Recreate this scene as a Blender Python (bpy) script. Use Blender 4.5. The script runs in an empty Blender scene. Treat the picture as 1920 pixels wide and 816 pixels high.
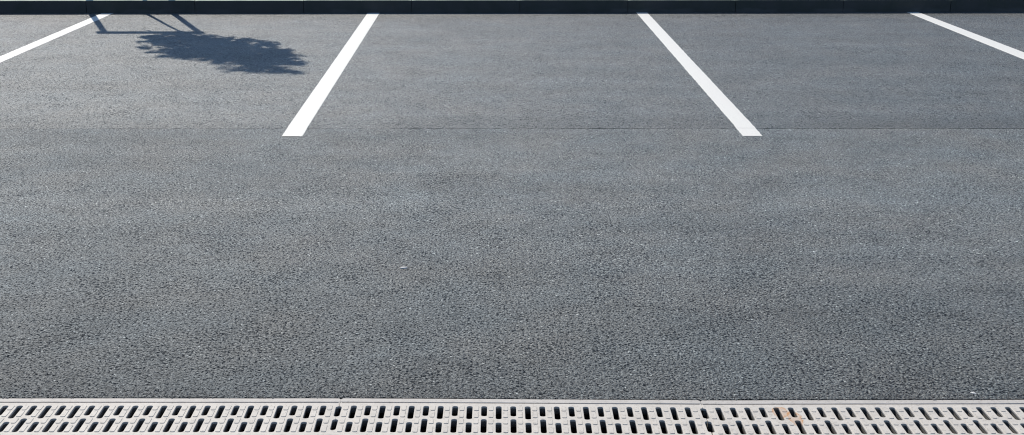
import bpy, bmesh, math, random
import numpy as np
from mathutils import Vector, Matrix, noise
R = math.radians
random.seed(7)
rng = np.random.default_rng(7)
scene = bpy.context.scene
col = scene.collection

# ------------------------------------------------------------------ camera
cam_d = bpy.data.cameras.new('camera'); cam = bpy.data.objects.new('camera', cam_d); col.objects.link(cam)
cam.location = (0, 0, 1.480)
cam.rotation_euler = (R(90 - 16.71), 0, 0)
cam_d.sensor_width = 36; cam_d.lens = 36 * 2319 / 1920
cam_d.shift_x = 0.025
cam_d.clip_start = 0.05; cam_d.clip_end = 2000
scene.camera = cam

# ------------------------------------------------------------------ sky, sun, exposure
SUN = Vector((-0.385, 0.94, 1.0)).normalized()
el = math.asin(SUN.z); az = math.atan2(SUN.x, SUN.y)
w = bpy.data.worlds.new('World'); scene.world = w; w.use_nodes = True
nt = w.node_tree; nt.nodes.clear()
sky = nt.nodes.new('ShaderNodeTexSky'); sky.sky_type = 'NISHITA'; sky.sun_disc = False
sky.sun_elevation = el; sky.sun_rotation = az % (2 * math.pi)
sky.air_density = 1.0; sky.dust_density = 0.2; sky.ozone_density = 4.5
bg = nt.nodes.new('ShaderNodeBackground'); bg.inputs['Strength'].default_value = 0.122
wo = nt.nodes.new('ShaderNodeOutputWorld')
nt.links.new(sky.outputs[0], bg.inputs[0]); nt.links.new(bg.outputs[0], wo.inputs[0])
sd = bpy.data.lights.new('sun', 'SUN'); sd.energy = 4.3; sd.angle = R(0.53); sd.color = (1.0, 0.94, 0.85)
so = bpy.data.objects.new('sun', sd); col.objects.link(so)
so.rotation_euler = SUN.to_track_quat('Z', 'Y').to_euler(); so.location = (-4, 10, 12)
vs = scene.view_settings; vs.view_transform = 'Standard'; vs.look = 'None'; vs.gamma = 1; vs.exposure = 0.0
vs.use_curve_mapping = False
scene.cycles.filter_width = 1.1

# ------------------------------------------------------------------ helpers
def tag(o, label=None, cat=None, group=None, kind=None):
    if label: o['label'] = label
    if cat: o['category'] = cat
    if group: o['group'] = group
    if kind: o['kind'] = kind
    return o

def link(name, me, mat=None, parent=None):
    o = bpy.data.objects.new(name, me); col.objects.link(o)
    if mat: me.materials.append(mat)
    if parent: o.parent = parent
    return o

def from_bm(name, bm, mat=None, parent=None, smooth=False):
    me = bpy.data.meshes.new(name)
    bm.normal_update(); bm.to_mesh(me); bm.free()
    if smooth:
        for p in me.polygons: p.use_smooth = True
    return link(name, me, mat, parent)

def from_py(name, v, f, mat=None, parent=None, smooth=False):
    me = bpy.data.meshes.new(name); me.from_pydata([tuple(p) for p in v], [], f); me.update()
    if smooth:
        for p in me.polygons: p.use_smooth = True
    return link(name, me, mat, parent)

def empty(name, loc, rz=0):
    o = bpy.data.objects.new(name, None); col.objects.link(o)
    o.empty_display_size = 0.1
    o.location = loc; o.rotation_euler = (0, 0, rz)
    return o

def copy_tree(o, parent=None):
    c = o.copy(); col.objects.link(c); c.parent = parent
    for ch in list(o.children): copy_tree(ch, c)
    return c

def box(bm, x0, x1, y0, y1, z0, z1, bev=0, seg=2):
    r = bmesh.ops.create_cube(bm, size=1)
    vs_ = r['verts']
    for v in vs_:
        v.co = Vector((x0 + (v.co.x + .5) * (x1 - x0), y0 + (v.co.y + .5) * (y1 - y0), z0 + (v.co.z + .5) * (z1 - z0)))
    if bev:
        es = list({e for v in vs_ for e in v.link_edges})
        bmesh.ops.bevel(bm, geom=es, offset=bev, segments=seg, affect='EDGES', profile=0.6)

def tube(bm, pts, rads, n=8, cap=True):
    rings = []
    for i, p in enumerate(pts):
        a = pts[max(0, i - 1)]; b = pts[min(len(pts) - 1, i + 1)]
        d = (Vector(b) - Vector(a)).normalized()
        u = d.cross(Vector((0, 1, 0.01)));
        if u.length < 1e-3: u = d.cross(Vector((1, 0, 0)))
        u.normalize(); v = d.cross(u)
        rings.append([bm.verts.new(Vector(p) + rads[i] * (math.cos(2*math.pi*k/n) * u + math.sin(2*math.pi*k/n) * v)) for k in range(n)])
    for i in range(len(rings) - 1):
        for k in range(n):
            bm.faces.new((rings[i][k], rings[i][(k+1) % n], rings[i+1][(k+1) % n], rings[i+1][k]))
    if cap:
        bm.faces.new(rings[0]); bm.faces.new(rings[-1][::-1])

# ------------------------------------------------------------------ materials
class NM:
    def __init__(s, name):
        s.m = bpy.data.materials.new(name); s.m.use_nodes = True
        s.t = s.m.node_tree; s.b = s.t.nodes['Principled BSDF']
        g = s.t.nodes.new('ShaderNodeNewGeometry'); s.pos = g.outputs['Position']
    def n(s, typ, **kw):
        nd = s.t.nodes.new(typ)
        for k, v in kw.items(): setattr(nd, k, v)
        return nd
    def l(s, a, b): s.t.links.new(a, b)
    def mapped(s, sc, rot=(0,0,0), loc=(0,0,0), src=None):
        m = s.n('ShaderNodeMapping'); m.inputs['Scale'].default_value = sc; m.inputs['Rotation'].default_value = rot
        m.inputs['Location'].default_value = loc
        s.l(src or s.pos, m.inputs['Vector']); return m.outputs[0]
    def noise(s, vec, scale, detail=3, rough=0.55, out=0):
        n = s.n('ShaderNodeTexNoise'); n.inputs['Scale'].default_value = scale
        n.inputs['Detail'].default_value = detail; n.inputs['Roughness'].default_value = rough
        s.l(vec, n.inputs['Vector']); return n.outputs[out]
    def voro(s, vec, scale, feature='F1', rnd=1.0):
        n = s.n('ShaderNodeTexVoronoi'); n.feature = feature; n.inputs['Scale'].default_value = scale
        n.inputs['Randomness'].default_value = rnd
        s.l(vec, n.inputs['Vector']); return n
    def ramp(s, fac, stops, interp='LINEAR'):
        r = s.n('ShaderNodeValToRGB'); r.color_ramp.interpolation = interp
        e = r.color_ramp.elements
        while len(e) < len(stops): e.new(0.5)
        for i, (p, c) in enumerate(stops):
            e[i].position = p; e[i].color = (c, c, c, 1) if isinstance(c, (int, float)) else (*c, 1)
        s.l(fac, r.inputs[0]); return r.outputs[0]
    def math(s, op, a, b=None, c=None, clamp=False):
        m = s.n('ShaderNodeMath'); m.operation = op; m.use_clamp = clamp
        for i, v in enumerate((a, b, c)):
            if v is None: continue
            if isinstance(v, (int, float)): m.inputs[i].default_value = v
            else: s.l(v, m.inputs[i])
        return m.outputs[0]
    def mix(s, fac, a, b, mode='MIX'):
        m = s.n('ShaderNodeMix'); m.data_type = 'RGBA'; m.blend_type = mode
        for sock, v in ((m.inputs[0], fac), (m.inputs[6], a), (m.inputs[7], b)):
            if isinstance(v, (int, float)): sock.default_value = v if sock == m.inputs[0] else (v, v, v, 1)
            elif isinstance(v, tuple): sock.default_value = (*v, 1)
            else: s.l(v, sock)
        return m.outputs[2]
    def bump(s, h, dist, strength=1.0, nrm=None):
        b = s.n('ShaderNodeBump'); b.inputs['Distance'].default_value = dist; b.inputs['Strength'].default_value = strength
        s.l(h, b.inputs['Height'])
        if nrm: s.l(nrm, b.inputs['Normal'])
        return b.outputs[0]
    def sep(s, src=None):
        n = s.n('ShaderNodeSeparateXYZ'); s.l(src or s.pos, n.inputs[0]); return n.outputs

def asphalt(name, tone, grain, gap, bump_d, rough, spec, band=None, side=None):
    """asphalt: stones of mixed grey in dark binder; tone multiplies the stone colour"""
    k = NM(name)
    warp = k.noise(k.pos, 60, 1, out=1)
    wv = k.n('ShaderNodeVectorMath', operation='MULTIPLY_ADD'); k.l(warp, wv.inputs[0]); wv.inputs[1].default_value = (.006,.006,.006); k.l(k.pos, wv.inputs[2])
    P = wv.outputs[0]
    v1 = k.voro(P, grain); v2 = k.voro(P, grain * 2.1)
    fine = k.noise(k.pos, grain * 2.6, 2, 0.6)
    holes = k.noise(k.pos, grain * .8, 2, 0.55)                 # open pores between stones
    big = k.noise(k.pos, 1.3, 4, 0.6)
    mid = k.noise(k.pos, 9, 3, 0.6)
    streak = k.noise(k.mapped((0.16, 1.9, 1)), 1.6, 4, 0.6)      # roller passes along the kerb
    cr = k.n('ShaderNodeSeparateColor'); k.l(v1.outputs['Color'], cr.inputs[0])
    stone = k.ramp(cr.outputs[0], [(0.0, 0.075), (0.35, 0.105), (0.7, 0.135), (0.95, 0.17), (0.985, 0.22), (1.0, 0.42)])
    # binder in the gaps
    g = k.ramp(v1.outputs['Distance'], [(0.40, 0.0), (0.72, 1.0)])
    c = k.mix(g, stone, (0.045, 0.047, 0.052))
    pore = k.ramp(holes, [(gap - .05, 1.0), (gap + .02, 0.0)])
    clump = k.noise(k.mapped((1, .7, 1)), grain * .60, 3, 0.62)       # coarser open patches
    vary = k.noise(k.pos, 3.5, 4, 0.65)                          # open patches are commoner here and there
    cl2 = k.math('ADD', clump, k.math('MULTIPLY', k.math('SUBTRACT', vary, .5), .36))
    pit = k.math('MULTIPLY', k.ramp(cl2, [(gap - .085, 1.0), (gap - .03, 0.0)]), .85)
    v3 = k.voro(P, grain * .62)                                  # stones torn out here and there
    c3 = k.n('ShaderNodeSeparateColor'); k.l(v3.outputs['Color'], c3.inputs[0])
    torn = k.math('ADD', c3.outputs[0], k.math('MULTIPLY', k.math('SUBTRACT', .5, vary), .7))
    torn = k.math('MULTIPLY', k.ramp(torn, [(1.32 - gap - .03, 0.0), (1.32 - gap + .02, 1.0)]), k.ramp(v3.outputs['Distance'], [(.25, 1.0), (.5, 0.0)]))
    pit = k.math('MAXIMUM', pit, torn)
    pore = k.math('MAXIMUM', pore, pit)
    c = k.mix(pore, c, (0.016, 0.018, 0.024))
    c = k.mix(1.0, c, k.ramp(clump, [(0.35, 0.88), (0.65, 1.10)]), 'MULTIPLY')
    c = k.mix(1.0, c, k.ramp(fine, [(0.3, 0.72), (0.7, 1.28)]), 'MULTIPLY')
    lv = k.math('MULTIPLY', k.ramp(big, [(0.3, 0.9), (0.7, 1.08)]), k.ramp(streak, [(0.3, 0.84), (0.7, 1.12)]))
    lv = k.math('MULTIPLY', lv, k.ramp(mid, [(0.25, 0.9), (0.75, 1.1)]))
    if band:                                                     # bays: darker strip at the seam; lane: sun sheen painted in, fading towards the drain
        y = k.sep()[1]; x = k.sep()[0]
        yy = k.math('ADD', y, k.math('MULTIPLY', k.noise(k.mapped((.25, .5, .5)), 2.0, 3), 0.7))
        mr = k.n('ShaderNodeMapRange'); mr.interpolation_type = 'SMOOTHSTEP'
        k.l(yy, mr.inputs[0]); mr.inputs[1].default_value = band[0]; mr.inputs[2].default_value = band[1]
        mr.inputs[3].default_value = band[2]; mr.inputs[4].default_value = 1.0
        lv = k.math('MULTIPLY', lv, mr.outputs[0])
        if side:                                                 # a little darker towards the right
            mr = k.n('ShaderNodeMapRange'); mr.interpolation_type = 'SMOOTHSTEP'
            k.l(x, mr.inputs[0]); mr.inputs[1].default_value = side[0]; mr.inputs[2].default_value = side[1]
            mr.inputs[3].default_value = 1.03; mr.inputs[4].default_value = side[2]
            lv = k.math('MULTIPLY', lv, mr.outputs[0])
    stain = k.noise(k.pos, .8, 6, .72)
    lv = k.math('MULTIPLY', lv, k.ramp(stain, [(.36, .86), (.46, 1.0), (.6, 1.0), (.7, 1.07)]))
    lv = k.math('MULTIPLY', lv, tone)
    c = k.mix(1.0, c, lv, 'MULTIPLY')
    tint = k.noise(k.pos, 2.2, 3, 0.6)
    c = k.mix(1.0, c, k.ramp(tint, [(0.35, (0.94, 1.03, 0.98)), (0.65, (1.02, 1.02, 0.91))]), 'MULTIPLY')
    k.l(c, k.b.inputs['Base Color'])
    h = k.math('SUBTRACT', 1.0, k.math('MULTIPLY', v1.outputs['Distance'], 1.1))
    h = k.math('ADD', h, k.math('MULTIPLY', fine, 0.5))
    h = k.math('SUBTRACT', h, k.math('MULTIPLY', pore, 1.3))
    h = k.math('ADD', h, k.math('MULTIPLY', cr.outputs[1], 0.35))
    k.l(k.bump(h, bump_d), k.b.inputs['Normal'])
    rr = k.math('ADD', k.math('MULTIPLY', cr.outputs[2], 0.25), rough - .12)
    k.l(rr, k.b.inputs['Roughness'])
    k.l(k.math('MULTIPLY', k.math('SUBTRACT', 1, pore), spec), k.b.inputs['Specular IOR Level'])
    return k.m

M = {}
M['bay'] = asphalt('asphalt_bays', 1.60, 140, 0.395, 0.0026, 0.55, 0.45, band=(6.9, 7.45, 0.72), side=(-2.5, 3.0, .90))
M['lane'] = asphalt('asphalt_lane', 2.22, 155, 0.42, 0.0036, 0.6, 0.45, band=(2.6, 5.9, 0.54))  # band paints the backlit sheen into the colour, brightest at the seam

k = NM('white_road_paint')
n1 = k.noise(k.pos, 300, 2); n2 = k.noise(k.pos, 14, 3)
k.l(k.ramp(n1, [(0.27, (.30,.29,.28)), (0.36, (.76,.735,.66)), (1.0, (.81,.785,.71))]), k.b.inputs['Base Color'])
vv = k.voro(k.pos, 150)
k.l(k.bump(k.math('SUBTRACT', 1, vv.outputs['Distance']), 0.0012), k.b.inputs['Normal'])
k.b.inputs['Roughness'].default_value = 0.6
M['paint'] = k.m

k = NM('pale_concrete_kerb_top')
n1 = k.noise(k.pos, 40, 4); n2 = k.noise(k.pos, 500, 2)
c = k.mix(n1, (0.40, 0.47, 0.34), (0.52, 0.58, 0.44)); c = k.mix(1.0, c, k.ramp(n2, [(0.3, .85), (.7, 1.1)]), 'MULTIPLY')
k.l(c, k.b.inputs['Base Color']); k.b.inputs['Roughness'].default_value = 0.85
k.l(k.bump(n2, .001), k.b.inputs['Normal'])
M['kerb_top'] = k.m

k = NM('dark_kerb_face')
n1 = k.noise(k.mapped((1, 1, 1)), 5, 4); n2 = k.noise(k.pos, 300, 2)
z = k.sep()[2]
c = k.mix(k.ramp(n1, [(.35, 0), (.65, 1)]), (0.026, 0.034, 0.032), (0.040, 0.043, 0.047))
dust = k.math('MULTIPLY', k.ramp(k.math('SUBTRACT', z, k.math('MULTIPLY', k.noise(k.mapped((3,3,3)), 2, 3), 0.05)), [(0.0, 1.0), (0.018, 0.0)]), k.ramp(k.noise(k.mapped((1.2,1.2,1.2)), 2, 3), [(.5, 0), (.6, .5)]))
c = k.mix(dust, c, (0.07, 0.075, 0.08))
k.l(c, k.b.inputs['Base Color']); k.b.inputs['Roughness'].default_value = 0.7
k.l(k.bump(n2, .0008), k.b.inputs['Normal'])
M['kerb_face'] = k.m

def grate_mat(name, base, rust=False):
    k = NM(name)
    n1 = k.noise(k.pos, 18, 4, .6); n2 = k.noise(k.pos, 700, 2, .6); n3 = k.noise(k.pos, 90, 3, .6)
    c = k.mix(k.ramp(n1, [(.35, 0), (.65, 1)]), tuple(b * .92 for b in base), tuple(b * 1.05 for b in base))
    c = k.mix(1.0, c, k.ramp(n2, [(.3, .93), (.7, 1.05)]), 'MULTIPLY')
    c = k.mix(1.0, c, k.ramp(n3, [(.28, .74), (.46, 1.0)]), 'MULTIPLY')
    c = k.mix(k.ramp(k.noise(k.pos, 260, 1), [(.66, 0), (.74, .7)]), c, (.28, .22, .17))
    if rust:
        # orange stain round two of the slots
        px, py, _ = k.sep()
        for (cx, cy, rx, ry, s_) in ((.803, 3.082, .024, .034, 1.0), (.834, 3.045, .020, .046, 1.0)):
            jx = k.math('ADD', px, k.math('MULTIPLY', k.math('SUBTRACT', k.noise(k.pos, 60, 2), .5), .014))
            dx = k.math('DIVIDE', k.math('SUBTRACT', jx, cx), rx)
            dy = k.math('DIVIDE', k.math('SUBTRACT', py, cy), ry)
            r = k.math('SQRT', k.math('ADD', k.math('MULTIPLY', dx, dx), k.math('MULTIPLY', dy, dy)))
            f = k.ramp(r, [(0.45, 0.35), (0.70, 0.5), (.90, 1.0), (1.0, 0.0)])
            f = k.math('MULTIPLY', f, k.ramp(k.noise(k.pos, 45, 3), [(.3, .35), (.6, .95)]))
            f = k.math('MULTIPLY', f, s_, clamp=True)
            c = k.mix(f, c, (0.54, 0.27, 0.10))
    k.l(c, k.b.inputs['Base Color']); k.b.inputs['Roughness'].default_value = 0.6
    k.b.inputs['Specular IOR Level'].default_value = .3
    k.l(k.bump(n2, .0004), k.b.inputs['Normal'])
    return k.m
M['grate'] = grate_mat('white_grate', (0.62, 0.57, 0.495), True)
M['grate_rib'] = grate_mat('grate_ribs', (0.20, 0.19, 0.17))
M['rail'] = grate_mat('channel_rail', (0.54, 0.50, 0.445))
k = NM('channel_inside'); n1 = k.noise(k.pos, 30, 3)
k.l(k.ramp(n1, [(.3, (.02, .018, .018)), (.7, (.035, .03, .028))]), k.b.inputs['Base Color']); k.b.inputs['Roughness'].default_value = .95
M['inside'] = k.m

k = NM('grass_ground'); n1 = k.noise(k.pos, 120, 3); n2 = k.noise(k.pos, .9, 4)
c = k.mix(n1, (.035, .07, .018), (.085, .13, .04)); c = k.mix(k.ramp(n2, [(.4, 0), (.7, .5)]), c, (.13, .12, .06))
k.l(c, k.b.inputs['Base Color']); k.b.inputs['Roughness'].default_value = .9; k.l(k.bump(n1, .03), k.b.inputs['Normal'])
M['grass'] = k.m
k = NM('soil'); n1 = k.noise(k.pos, 60, 4)
k.l(k.ramp(n1, [(.3, (.05, .04, .03)), (.7, (.12, .095, .07))]), k.b.inputs['Base Color']); k.b.inputs['Roughness'].default_value = .95
k.l(k.bump(n1, .03), k.b.inputs['Normal'])
M['soil'] = k.m
k = NM('bark'); n1 = k.noise(k.mapped((1, 1, .2)), 90, 4)
k.l(k.ramp(n1, [(.3, (.07, .055, .045)), (.7, (.19, .16, .13))]), k.b.inputs['Base Color']); k.b.inputs['Roughness'].default_value = .9
k.l(k.bump(n1, .004), k.b.inputs['Normal'])
M['bark'] = k.m
k = NM('stake_wood'); n1 = k.noise(k.mapped((1, 1, .06)), 120, 4)
k.l(k.ramp(n1, [(.3, (.20, .14, .085)), (.7, (.36, .27, .17))]), k.b.inputs['Base Color']); k.b.inputs['Roughness'].default_value = .8
M['wood'] = k.m
k = NM('rail_wood'); n1 = k.noise(k.mapped((.06, 1, 1)), 120, 4)
k.l(k.ramp(n1, [(.3, (.20, .14, .085)), (.7, (.36, .27, .17))]), k.b.inputs['Base Color']); k.b.inputs['Roughness'].default_value = .8
M['rail_wood'] = k.m
k = NM('leaf'); n1 = k.noise(k.pos, 9, 2)
k.l(k.ramp(n1, [(.3, (.035, .075, .018)), (.7, (.08, .14, .035))]), k.b.inputs['Base Color']); k.b.inputs['Roughness'].default_value = .5
M['leaf'] = k.m
k = NM('black_strap'); k.b.inputs['Base Color'].default_value = (.02, .02, .02, 1); k.b.inputs['Roughness'].default_value = .6
M['strap'] = k.m
k = NM('pale_pebble'); n1 = k.noise(k.pos, 400, 3)
k.l(k.ramp(n1, [(.3, (.5, .48, .44)), (.7, (.75, .72, .68))]), k.b.inputs['Base Color']); k.b.inputs['Roughness'].default_value = .7
M['pebble'] = k.m

# ------------------------------------------------------------------ ground
def sheet(name, x0, x1, y0, y1, z, mat):
    return tag(from_py(name, [(x0, y0, z), (x1, y0, z), (x1, y1, z), (x0, y1, z)], [(0, 1, 2, 3)], mat), kind='structure')

KERB = lambda x: 11.514 + 0.0105 * x          # front face of the kerb
SEAM = 6.62
XL, XR = -60, 60

def ragged_sheet(name, z, mat, near, far, step=0.006, amp=0.004, fine=(-3, 3), skirt=0.05, seed=0, rag='near'):
    """flat layer of asphalt whose near (or far) border is ragged, with a real cut face under it"""
    xs = [XL, -30, -15, -8]
    x = fine[0]
    while x < fine[1]: xs.append(x); x += step
    xs += [8, 15, 30, XR]
    xs = sorted(set(xs))
    v, f = [], []
    for i, x in enumerate(xs):
        j = amp * (noise.noise((x * 160, seed, 0)) + .8 * noise.noise((x * 47, seed, 3)) + .6 * noise.noise((x * 9, seed, 5)))
        a = near(x) + (j if rag == 'near' else 0); b = far(x) + (j if rag == 'far' else 0)
        e = a if rag == 'near' else b
        v += [(x, a, z), (x, b, z), (x, e, z - skirt)]
    for i in range(len(xs) - 1):
        o, p = 3 * i, 3 * (i + 1)
        f.append((o, p, p + 1, o + 1))
        if rag == 'near': f.append((o + 2, p + 2, p, o))
        else: f.append((o + 1, p + 1, p + 2, o + 2))
    ob = from_py(name, v, f, mat)
    return tag(ob, kind='structure')

# channel line: three one-metre pieces, not laid quite in line (x, y of the far outer edge)
CH = [(-2.410, 3.1740, -0.0022), (-1.408, 3.1718, 0.0), (-0.406, 3.1718, -0.0125), (0.596, 3.1593, 0.0042), (1.598, 3.1635, 0.0)]
def chan_far(x):
    x = min(2.6, max(-2.41, x))
    i = max(j for j in range(5) if x >= CH[j][0] or j == 0)
    return CH[i][1] + CH[i][2] * (x - CH[i][0])
GZ = 0.0
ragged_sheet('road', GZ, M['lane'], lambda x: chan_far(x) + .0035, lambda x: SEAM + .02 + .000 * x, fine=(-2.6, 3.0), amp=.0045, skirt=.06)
BZ = GZ + .0028
def seam_y(x): return SEAM + .004 * noise.noise((x * 30, 9, 0)) + .003 * noise.noise((x * 90, 9, 3)) + .007 * noise.noise((x * 3, 9, 5))
def seam_z(x):                      # the joint is almost closed on the left and opens a little to the right
    t = min(1, max(0, (x + 2.5) / 4.5))
    return GZ + max(.0001, .0002 + .0008 * t + .0012 * noise.noise((x * 2.3, 4, 1)) + .0016 * noise.noise((x * 25, 4, 1)))
def parking_area():
    xs = [XL, -30, -15, -8] + list(np.arange(-6.5, 6.5, .012)) + [8, 15, 30, XR]
    v, f = [], []
    for x in xs:
        y = seam_y(x); z = seam_z(x)
        v += [(x, y + .001, GZ - .003), (x, y, z), (x, y + .10, BZ), (x, KERB(x) + .004, BZ)]
    for i in range(len(xs) - 1):
        for q in range(3): f.append((4*i+q, 4*i+4+q, 4*i+5+q, 4*i+1+q))
    return tag(from_py('parking_area', v, f, M['bay']), kind='structure')
parking_area()
# pavement on the camera's side of the channel
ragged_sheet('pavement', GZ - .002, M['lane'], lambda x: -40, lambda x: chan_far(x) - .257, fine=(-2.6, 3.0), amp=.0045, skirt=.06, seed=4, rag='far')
sheet('ground', -400, 400, -400, 600, -0.40, M['soil'])
# planting strip and lawn behind the kerb
def lawn():
    v, f = [], []
    xs = np.linspace(-60, 60, 121)
    for x in xs:
        b = KERB(x) + .121
        for d, zz in ((0, .075), (.12, .085), (.6, .10), (1.6, .115), (5, .13), (60, .2)):
            v.append((x, b + d, zz + .008 * noise.noise((x * 2.1, d * 3, 0))))
    for i in range(len(xs) - 1):
        for j in range(5):
            a = i * 6 + j; f.append((a, a + 6, a + 7, a + 1))
    return tag(from_py('lawn', v, f, M['grass'], smooth=True), kind='structure')
lawn()

# ------------------------------------------------------------------ white bay lines
def marking(corners, label):
    """corners: near-left, near-right, far-right, far-left on the ground; a thin skin of paint with rough edges"""
    nl, nr, fr, fl = [Vector((*c, 0)) for c in corners]
    N = 420
    v, f = [], []
    cx = sum((c[0] for c in corners)) / 4
    for i in range(N + 1):
        t = (i / N) ** 1.6
        a = nl.lerp(fl, t); b = nr.lerp(fr, t)
        ja = .0034 * noise.noise((t * 300, cx, 0)) + .003 * noise.noise((t * 900, cx, 2))
        jb = .0034 * noise.noise((t * 300, cx, 5)) + .003 * noise.noise((t * 900, cx, 7))
        y = a.y
        z = GZ if y < SEAM - .015 else (BZ if y > SEAM + .12 else GZ + (BZ - GZ) * min(1, (y - SEAM + .015) / .03))
        z += .0016
        v += [(a.x + ja, a.y, z - .0014), (a.x + ja + .0015, a.y, z), (b.x + jb - .0015, b.y, z), (b.x + jb, b.y, z - .0014)]
    for i in range(N):
        o = 4 * i
        for q in range(3): f.append((o + q, o + q + 1, o + q + 5, o + q + 4))
    return tag(from_py('parking_line', v, f, M['paint']), label, 'road marking', 'white lines between the parking bays')
yk = lambda x: KERB(x) - .004
marking([(-3.5848, 6.44), (-3.4785, 6.44), (-3.4425, yk(-3.44)), (-3.5505, yk(-3.55))], 'white bay line at the far left, crossed by the shadow of the left stake')
marking([(-1.0907, 6.4307), (-0.9799, 6.4307), (-0.9861, yk(-1)), (-1.0990, yk(-1.1))], 'long white bay line just right of the leafy tree shadow')
marking([(1.3674, 6.437), (1.4726, 6.437), (1.4917, yk(1.5)), (1.3887, yk(1.4))], 'long white bay line leaning left, right of the middle of the photo')
marking([(3.868, 6.44), (4.030, 6.44), (4.0128, yk(4)), (3.9052, yk(3.9))], 'white bay line at the far right, cut off by the edge of the photo')

# ------------------------------------------------------------------ kerb stones
def kerb_mesh():
    bm = bmesh.new()
    prof = [(0.0, -.18), (0.0, .020), (.001, .110), (.0035, .1165), (.009, .1195), (.055, .1205), (.112, .1195), (.119, .1165), (.121, .110), (.121, -.18)]
    L = .996; n = 24
    rings = []
    for i in range(n + 1):
        x = L * i / n
        inset = .0025 if i in (0, n) else 0
        rings.append([bm.verts.new((x, y + (inset if q < 5 else -inset) + .0007 * noise.noise((x * 13, q, 1)), z - (inset if z > .1 else 0) + (.0008 * noise.noise((x * 9, q, 7)) if z > .1 else 0))) for q, (y, z) in enumerate(prof)])
    m = len(prof)
    for i in range(n):
        for q in range(m):
            f = bm.faces.new((rings[i][q], rings[i+1][q], rings[i+1][(q+1) % m], rings[i][(q+1) % m]))
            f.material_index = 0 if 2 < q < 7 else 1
    for rr in (rings[0], rings[-1]):
        f = bm.faces.new(rr if rr is rings[0] else rr[::-1]); f.material_index = 1
    bmesh.ops.recalc_face_normals(bm, faces=bm.faces)
    return bm
KL = {-2: 'black-faced kerb stone outside the photo, second beyond its left edge',
      -1: 'black-faced kerb stone outside the photo, just beyond its left edge',
      0: 'black-faced kerb stone nearest the left edge, left of the first white line',
      1: 'black-faced kerb stone where the far left white line and the stake shadows reach it',
      2: 'black-faced kerb stone directly beyond the leafy tree shadow',
      3: 'black-faced kerb stone at the far end of the line beside the tree shadow',
      4: 'black-faced kerb stone in the empty middle bay, next to its left line',
      5: 'black-faced kerb stone in the empty middle bay, next to its right line',
      6: 'black-faced kerb stone at the far end of the line leaning left',
      7: 'black-faced kerb stone in the middle of the bay on the right',
      8: 'black-faced kerb stone at the far end of the far right white line',
      9: 'black-faced kerb stone nearest the right edge, right of the last white line',
      10: 'black-faced kerb stone outside the photo, just beyond its right edge',
      11: 'black-faced kerb stone outside the photo, second beyond its right edge'}
first = None
for i in range(-2, 12):
    x = .3119 + (i - 5) * 1.0
    if first is None:
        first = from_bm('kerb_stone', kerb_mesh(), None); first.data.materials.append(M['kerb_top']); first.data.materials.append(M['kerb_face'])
        o = first
    else:
        o = first.copy(); col.objects.link(o)
    o.location = (x, KERB(x) + [0, .0012, -.0008, .0005, -.0012][i % 5], BZ - .0030 + [0, .0012, -.001, .0006][i % 4])
    o.rotation_euler = (0, 0, math.atan(.0105))
    tag(o, KL[i], 'kerb stone', 'kerb stones along the far side')

# ------------------------------------------------------------------ drain channel and grates
def rounded(cx, y0, y1, w, r, n=5):
    """closed loop of a slot, clockwise-free order"""
    pts = []
    x0, x1 = cx - w / 2, cx + w / 2
    for (ax, ay, s) in ((x1 - r, y1 - r, 0), (x0 + r, y1 - r, 90), (x0 + r, y0 + r, 180), (x1 - r, y0 + r, 270)):
        for q in range(n + 1):
            t = R(s + 90 * q / n); pts.append((ax + r * math.cos(t), ay + r * math.sin(t)))
    return pts

def flat_curve(outer, holes, half, bevel, zc, res=1):
    cu = bpy.data.curves.new('outline', 'CURVE'); cu.dimensions = '2D'; cu.fill_mode = 'BOTH'
    cu.extrude = half - bevel; cu.bevel_depth = bevel; cu.bevel_resolution = res; cu.offset = -bevel
    for loop in [outer] + holes:
        sp = cu.splines.new('POLY'); sp.points.add(len(loop) - 1)
        for p, (x, y) in zip(sp.points, loop): p.co = (x, y, 0, 1)
        sp.use_cyclic_u = True
    ob = bpy.data.objects.new('outline', cu); col.objects.link(ob)
    dg = bpy.context.evaluated_depsgraph_get(); dg.update()
    me = bpy.data.meshes.new_from_object(ob.evaluated_get(dg))
    bpy.data.objects.remove(ob); bpy.data.curves.remove(cu)
    me.transform(Matrix.Translation((0, 0, zc)))
    return me

PIT = .0399; GL = 1.0012
# rows: distances from the far edge of the grate (depth, negative y)
def rows(i):
    """slots of column i (0 and 25 are the half slots at the ends)"""
    if i in (0, 25): return [(-.0865, -.0245), (-.168, -.105)]
    if i % 2: return [(-.0982, -.0190), (-.1795, -.1197)]
    return [(-.0800, -.0190), (-.1795, -.0992)]
def grate_meshes():
    wslot = .0156
    def outline(grow, y_lo=-.198):
        w = wslot + 2 * grow
        # outer contour with half notches at both ends
        left, right = [], []
        for (a, b) in rows(0):
            r = w / 2 * .9; h = w / 2
            def notch(x, sgn):
                p = []
                p.append((x, b + grow)); 
                for q in range(5):
                    t = R(90 * q / 4); p.append((x + sgn * (h - r + r * math.sin(t)), b + grow - r + r * math.cos(t)))
                for q in range(5):
                    t = R(90 * q / 4); p.append((x + sgn * (h - r + r * math.cos(t)), a - grow + r - r * math.sin(t)))
                p.append((x, a - grow)); return p
            left += notch(0, 1); right += notch(GL, -1)
        outer = [(0.0, 0.0)] + left + [(0.0, y_lo), (GL, y_lo)] + right[::-1] + [(GL, 0.0)]
        holes = []
        for i in range(1, 25 + 0):
            for (a, b) in rows(i):
                holes.append(rounded(i * PIT + .0014, a - grow, b + grow, w, .0065))
        return outer, holes
    o, h = outline(0)
    plate = flat_curve(o, h, .0035, .0012, -.0035, 2)
    o, h = outline(.0016, -.1975)
    rib = flat_curve([(min(max(x, .001), GL - .001), min(y, -.0005)) for x, y in o], h, .0085, .0002, -.007 - .0084, 0)
    return plate, rib

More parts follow.
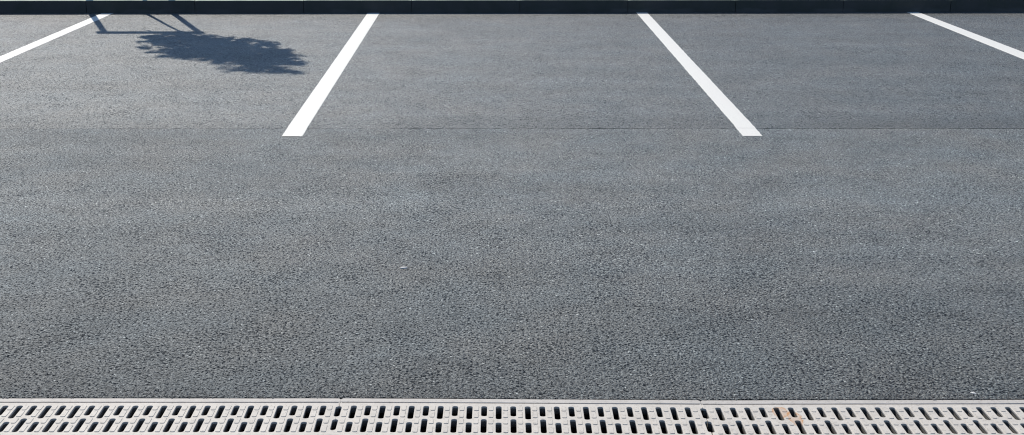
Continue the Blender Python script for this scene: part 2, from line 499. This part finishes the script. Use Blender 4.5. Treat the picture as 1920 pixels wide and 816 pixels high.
def pads_mesh():
    bm = bmesh.new()
    for i in range(0, 25):
        xc = (i + .5) * PIT
        for (a, b) in ((-.0475, -.0195), (-.0895, -.0525), (-.1285, -.0985), (-.1795, -.1405)):
            top = rounded(xc, a, b, .0118, .0030, 3)
            base = rounded(xc, a - .0010, b + .0010, .0142, .0038, 3)
            v0 = [bm.verts.new((x, y, -.0004)) for x, y in base]; v1 = [bm.verts.new((x, y, .0017)) for x, y in top]
            n = len(v0)
            for q in range(n): bm.faces.new((v0[q], v0[(q+1) % n], v1[(q+1) % n], v1[q]))
            bm.faces.new(v1)
    bmesh.ops.recalc_face_normals(bm, faces=bm.faces)
    me = bpy.data.meshes.new('pads'); bm.to_mesh(me); bm.free(); return me

def join(meshes):
    bm = bmesh.new()
    for me in meshes: bm.from_mesh(me)
    return bm

def channel_body():
    """U of dark concrete with an inner ledge"""
    bm = bmesh.new()
    y0, y1 = -.2535, 0.0
    box(bm, 0, GL, -.024, -.0005, -.24, -.014)      # far wall
    box(bm, 0, GL, y0 + .0005, -.230, -.24, -.014)  # near wall
    box(bm, 0, GL, -.2299, -.0241, -.24, -.22)
    box(bm, 0, GL, -.040, -.0241, -.060, -.0245)   # ledges that carry the grate
    box(bm, 0, GL, -.2299, -.214, -.060, -.0245)
    return bm

def rail_mesh(y0, y1, notch=True):
    """edge rail: pale strip with clipped far corners, as cast"""
    bm = bmesh.new()
    xs = [0.0, .0055, GL - .0055, GL]
    yy = [y1 - .007, y1, y1, y1 - .007] if notch else [y1] * 4
    prev = None; N = 60
    allx = sorted(set(xs + [GL * q / N for q in range(1, N)]))
    def yfar(x):
        return y1 - .0065 * max(0, 1 - min(x, GL - x) / .0055) + .0005 * noise.noise((x * 12, 3, y0))
    for x in allx:
        yf = yfar(x)
        zt = .0006 * noise.noise((x * 6, 9, y0))
        ring = [bm.verts.new(p) for p in ((x, y0, -.0138), (x, y0, -.0012 + zt), (x, y0 + .0012, zt), (x, yf - .0015, zt), (x, yf, -.0015 + zt), (x, yf, -.0138))]
        if prev:
            for q in range(6): bm.faces.new((prev[q], ring[q], ring[(q+1) % 6], prev[(q+1) % 6]))
        else: bm.faces.new(ring[::-1])
        prev = ring
    bm.faces.new(prev)
    bmesh.ops.recalc_face_normals(bm, faces=bm.faces)
    return bm

def lug_mesh(x):
    """small cast tongue that closes the groove at a joint"""
    bm = bmesh.new()
    box(bm, x, x + .0040, -.0315, -.0250, -.012, -.0008, .0008)
    return bm

chan = empty('drain_channel', (0, 0, 0))
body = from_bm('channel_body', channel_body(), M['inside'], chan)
rf = from_bm('edge_rail', rail_mesh(-.0245, 0.0), M['rail'], chan)
rn = from_bm('edge_rail', rail_mesh(-.2540, -.2290), M['rail'], chan)
gr = empty('drain_grate', (0, 0, 0))
plate, rib = grate_meshes()
bm = join([plate, pads_mesh()])
gp = from_bm('slotted_plate', bm, M['grate'], gr)
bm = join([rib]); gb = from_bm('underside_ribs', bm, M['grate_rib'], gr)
for lx in (.0003, GL - .0043): from_bm('locking_lug', lug_mesh(lx), M['grate'], gr)
CL = {0: 'outside the photo, beyond its left edge', 1: 'on the left, its right end at the left joint', 2: 'in the middle, between the two joints', 3: 'on the right, its left end at the right joint', 4: 'outside the photo, beyond its right edge'}
for i, (x, y, s) in enumerate(CH):
    for root, nm, cat, gp_ in ((chan, 'drain channel with pale edge rails ', 'drain channel', 'drain channel pieces'), (gr, 'white slotted drain grate ', 'drain grate', 'white drain grates')):
        o = root if i == 0 else copy_tree(root)
        dz = [0, 0, .0004, -.0003, 0][i]
        if root is gr: o.location = (x + [0, 0, .0005, -.0004, 0][i], y, GZ - .0005 + dz)
        else: o.location = (x, y, GZ - .0005 + dz)
        o.rotation_euler = (0, 0, math.atan(s))
        extra = {3: ' and an orange rust stain'}.get(i, '') if root is gr else ''
        lab = nm + CL[i]
        if extra: lab = 'white slotted drain grate with an orange rust stain, right of the right joint'
        tag(o, lab, cat, gp_)
# the grate is set back from the outer edge of its channel by the rail and a groove
for o in col.objects:
    if o.name.startswith(('slotted_plate', 'underside_ribs')): o.location = (0, -.0290, 0)

# ------------------------------------------------------------------ loose grit
def pebble(name, x, y, sx, sy, sz, rot, label, seed):
    bm = bmesh.new(); bmesh.ops.create_icosphere(bm, subdivisions=3, radius=1)
    for v in bm.verts:
        n_ = noise.noise(v.co * 1.3 + Vector((seed, 0, 0))); v.co *= 1 + .35 * n_
        v.co = Vector((v.co.x * sx, v.co.y * sy, v.co.z * sz))
    o = from_bm(name, bm, M['pebble']); o.location = (x, y, GZ + sz * .7); o.rotation_euler = (0, 0, rot)
    tag(o, label, 'pebble')
pebble('pebble', 1.3749, 3.2009, .0055, .008, .002, .9, 'small white stone chip on the asphalt just beyond the right drain grate', 1)
pebble('pebble', -.3028, 4.2839, .013, .008, .003, .1, 'pale flat stone chip lying in the middle of the driving lane', 5)

def grit():
    v, f = [], []
    def stone(x, y, z, r, flat):
        o = len(v); a0 = random.random() * 6
        for k_ in range(5):
            a = a0 + k_ * 1.2566; q = r * random.uniform(.7, 1.2)
            v.append((x + q * math.cos(a), y + q * math.sin(a), z + r * flat * .25))
        v.append((x + r * .2, y, z + r * flat)); v.append((x, y, z - r * .3))
        for k_ in range(5):
            f.append((o + k_, o + (k_ + 1) % 5, o + 5)); f.append((o + (k_ + 1) % 5, o + k_, o + 6))
    for i in range(1500):
        x = random.uniform(-1.8, 2.0)
        d = abs(random.gauss(0, .03)) - .001
        stone(x, chan_far(x) + d, GZ + .0003, random.uniform(.0010, .0034), random.uniform(.5, .9))
    for i in range(260):
        y = random.uniform(3.2, 6.4); x = random.uniform(-.55, .55) * (y + .4)
        stone(x, y, GZ + .0006, random.uniform(.0012, .0035), .6)
    for i in range(500):
        x = random.uniform(-5.5, 6); stone(x, KERB(x) - abs(random.gauss(0, .05)), BZ + .0006, random.uniform(.002, .006), .6)
    return tag(from_py('loose_grit', v, f, M['grit']), 'fine loose grit scattered on the asphalt and along the drain edge', 'grit', kind='stuff')
k = NM('grit'); n1 = k.noise(k.pos, 120, 2, .8)
k.l(k.ramp(n1, [(.35, (.05, .05, .055)), (.5, (.14, .135, .125)), (.62, (.30, .28, .25)), (.72, (.6, .57, .52))]), k.b.inputs['Base Color']); k.b.inputs['Roughness'].default_value = .8
M['grit'] = k.m
grit()

# ------------------------------------------------------------------ tree frame beyond the kerb
FY = 11.93
fr = empty('stake_frame', (-3.455, FY, .10))
def local(bm, o):
    bmesh.ops.translate(bm, verts=bm.verts, vec=-Vector(o)); return bm
def post(x0, x1, top):
    bm = bmesh.new(); pts = []; rad = []
    for q in range(13):
        t = q / 12; pts.append((x0 + (x1 - x0) * t, FY, -.3 + (top + .3) * t)); rad.append(.031 - .003 * t + .0008 * noise.noise((q, x0, 0)))
    pts.append((x1, FY, top + .008)); rad.append(.022)
    tube(bm, pts, rad, 14); return local(bm, fr.location)
from_bm('post', post(-3.825, -3.850, 1.80), M['wood'], fr, True)
from_bm('post', post(-3.085, -3.066, 1.80), M['wood'], fr, True)
bm = bmesh.new(); box(bm, -3.895, -3.005, FY - .066, FY - .040, 1.675, 1.805, .004)
from_bm('cross_rail', local(bm, fr.location), M['rail_wood'], fr)
bm = bmesh.new()
tube(bm, [(-3.255, FY - .035, 1.72), (-3.22, FY + .02, 1.715), (-3.185, FY + .01, 1.70), (-3.22, FY - .035, 1.69)], [.010]*4, 6)
from_bm('tie_strap', local(bm, fr.location), M['strap'], fr, True)
bm = bmesh.new()
tube(bm, [(-3.44, FY - .03, 1.70), (-3.46, FY - .025, 1.64), (-3.50, FY - .02, 1.60)], [.010, .012, .008], 6)
from_bm('tie_strap', local(bm, fr.location), M['strap'], fr, True)
tag(fr, 'wooden two-post stake frame behind the kerb, whose shadow crosses the far left line', 'tree stake')

tr = empty('young_tree', (-3.430, FY, .10))
def axis(z):                                  # the trunk leans a little to the right
    return Vector((-3.416 + .124 * z + .012 * math.sin(z * 3), FY + .01 * math.sin(z * 2.3), z))
SH = [(-2.775, 9.806), (-2.79, 10.028), (-2.706, 10.097), (-2.706, 10.26), (-2.63, 10.203), (-2.582, 10.26), (-2.472, 10.188), (-2.393, 10.203), (-2.298, 10.097), (-2.189, 10.062), (-2.067, 9.96), (-1.957, 9.859), (-1.919, 9.872), (-1.853, 9.892), (-1.79, 9.76), (-1.69, 9.695), (-1.601, 9.506), (-1.628, 9.383), (-1.567, 9.353), (-1.491, 9.353), (-1.442, 9.281), (-1.441, 9.147), (-1.373, 9.061), (-1.317, 9.061), (-1.379, 8.977), (-1.412, 8.894), (-1.323, 8.84), (-1.318, 8.681), (-1.359, 8.603), (-1.426, 8.477), (-1.329, 8.402), (-1.245, 8.354), (-1.318, 8.329), (-1.484, 8.305), (-1.543, 8.354), (-1.665, 8.368), (-1.71, 8.427), (-1.82, 8.502), (-1.758, 8.537), (-1.704, 8.527), (-1.802, 8.629), (-1.924, 8.707), (-1.982, 8.813), (-2.099, 8.894), (-2.178, 8.922), (-2.228, 8.867), (-2.284, 8.949), (-2.426, 9.005), (-2.341, 9.033), (-2.432, 9.176), (-2.555, 9.147), (-2.552, 9.205), (-2.492, 9.264), (-2.553, 9.353), (-2.672, 9.444), (-2.679, 9.506), (-2.614, 9.475), (-2.523, 9.383), (-2.561, 9.568), (-2.672, 9.695), (-2.749, 9.728)]
def inside(x, y):
    c = False; j = len(SH) - 1
    for i in range(len(SH)):
        xi, yi = SH[i]; xj, yj = SH[j]
        if (yi > y) != (yj > y) and x < (xj - xi) * (y - yi) / (yj - yi) + xi: c = not c
        j = i
    return c
def edge_dist(x, y):
    d = 9
    for i in range(len(SH)):
        ax, ay = SH[i - 1]; bx, by = SH[i]
        t = max(0, min(1, ((x-ax)*(bx-ax) + (y-ay)*(by-ay)) / ((bx-ax)**2 + (by-ay)**2 + 1e-9)))
        d = min(d, math.hypot(x - ax - t*(bx-ax), y - ay - t*(by-ay)))
    return d
def crown_point():
    while True:
        x = random.uniform(-2.82, -1.22); y = random.uniform(8.28, 10.30)
        if not inside(x, y): continue
        d = edge_dist(x, y)
        if d < .016: continue
        g = noise.noise((x * 9, y * 7, 12)) + .6 * noise.noise((x * 21, y * 12, 6))
        if g > .08 + 1.7 * max(0, d - .03): continue
        z = (FY - y) / .94
        j = random.uniform(-1, 1) * min(.36, .05 + 1.1 * d)
        z += j
        return Vector((x - .385 * z, y + .94 * z, z)), d
bmt = bmesh.new()
tp = [axis(z) for z in np.linspace(-.2, 3.75, 26)]
tube(bmt, tp, [.021 - .0042 * max(0, p.z) + .006 * math.exp(-6 * max(0, p.z)) for p in tp], 10)
twigs = []
for i in range(110):
    p, d = crown_point()
    z0 = max(1.75, p.z - random.uniform(.25, .7)); a = axis(min(z0, 3.7)); m_ = a.lerp(p, .5) + Vector((0, 0, .06))
    tube(bmt, [a, m_, p], [.007, .0045, .002], 5); twigs.append(p)
from_bm('trunk', local(bmt, tr.location), M['bark'], tr, True)
lv, lf = [], []
def leaf(p, size):
    d = Vector((random.gauss(0, 1), random.gauss(0, 1), random.gauss(-.2, .7))).normalized()
    n_ = Vector((random.gauss(0, .8), random.gauss(0, .8) + .35, random.gauss(.6, .6))).normalized()
    s_ = d.cross(n_)
    if s_.length < .05: return
    s_.normalize(); n_ = s_.cross(d)
    L = size; W = size * .30; o = len(lv)
    for (u, v, h) in ((0, 0, 0), (.25, .8, .03), (.6, .9, .02), (1, 0, -.10), (.6, -.9, .02), (.25, -.8, .03), (.5, 0, -.02)):
        lv.append(p + d * (u * L) + s_ * (v * W) + n_ * (h * L) - Vector(tr.location))
    lf.extend([(o, o+1, o+6), (o+1, o+2, o+6), (o+2, o+3, o+6), (o+3, o+4, o+6), (o+4, o+5, o+6), (o+5, o, o+6)])
for i in range(4800):
    p, d = crown_point()
    leaf(p, min(random.uniform(.045, .085), .04 + .8 * d))
# sprigs that stick out of the crown
for i in range(70):
    q = random.randrange(len(SH)); ax, ay = SH[q - 1]; bx, by = SH[q]; t = random.random()
    x, y = ax + (bx - ax) * t, ay + (by - ay) * t
    c_ = Vector((-2.05, 9.25)); out = (Vector((x, y)) - c_).normalized()
    ang = math.atan2(out.y, out.x) + random.uniform(-.8, .8); ln = random.uniform(.02, .09) * (.5 if x < -2.5 else 1)
    z = (FY - y) / .94
    rr = random.uniform(.030, .065)                 # a rounded tuft of leaves at the twig's end
    X, Y = x + (ln - .06) * math.cos(ang), y + (ln - .06) * 1.2 * math.sin(ang)
    P_ = Vector((X - .385 * z, Y + .94 * z, z))
    for w_ in range(int(10 + 300 * rr)):
        v_ = Vector((random.gauss(0, 1), random.gauss(0, 1), random.gauss(0, 1))).normalized() * rr * random.random() ** .5
        leaf(P_ + v_, random.uniform(.028, .045))
from_py('crown', lv, lf, M['leaf'], tr)
tag(tr, 'young leafy tree tied to the stakes, whose crown shades the asphalt on the left', 'tree')
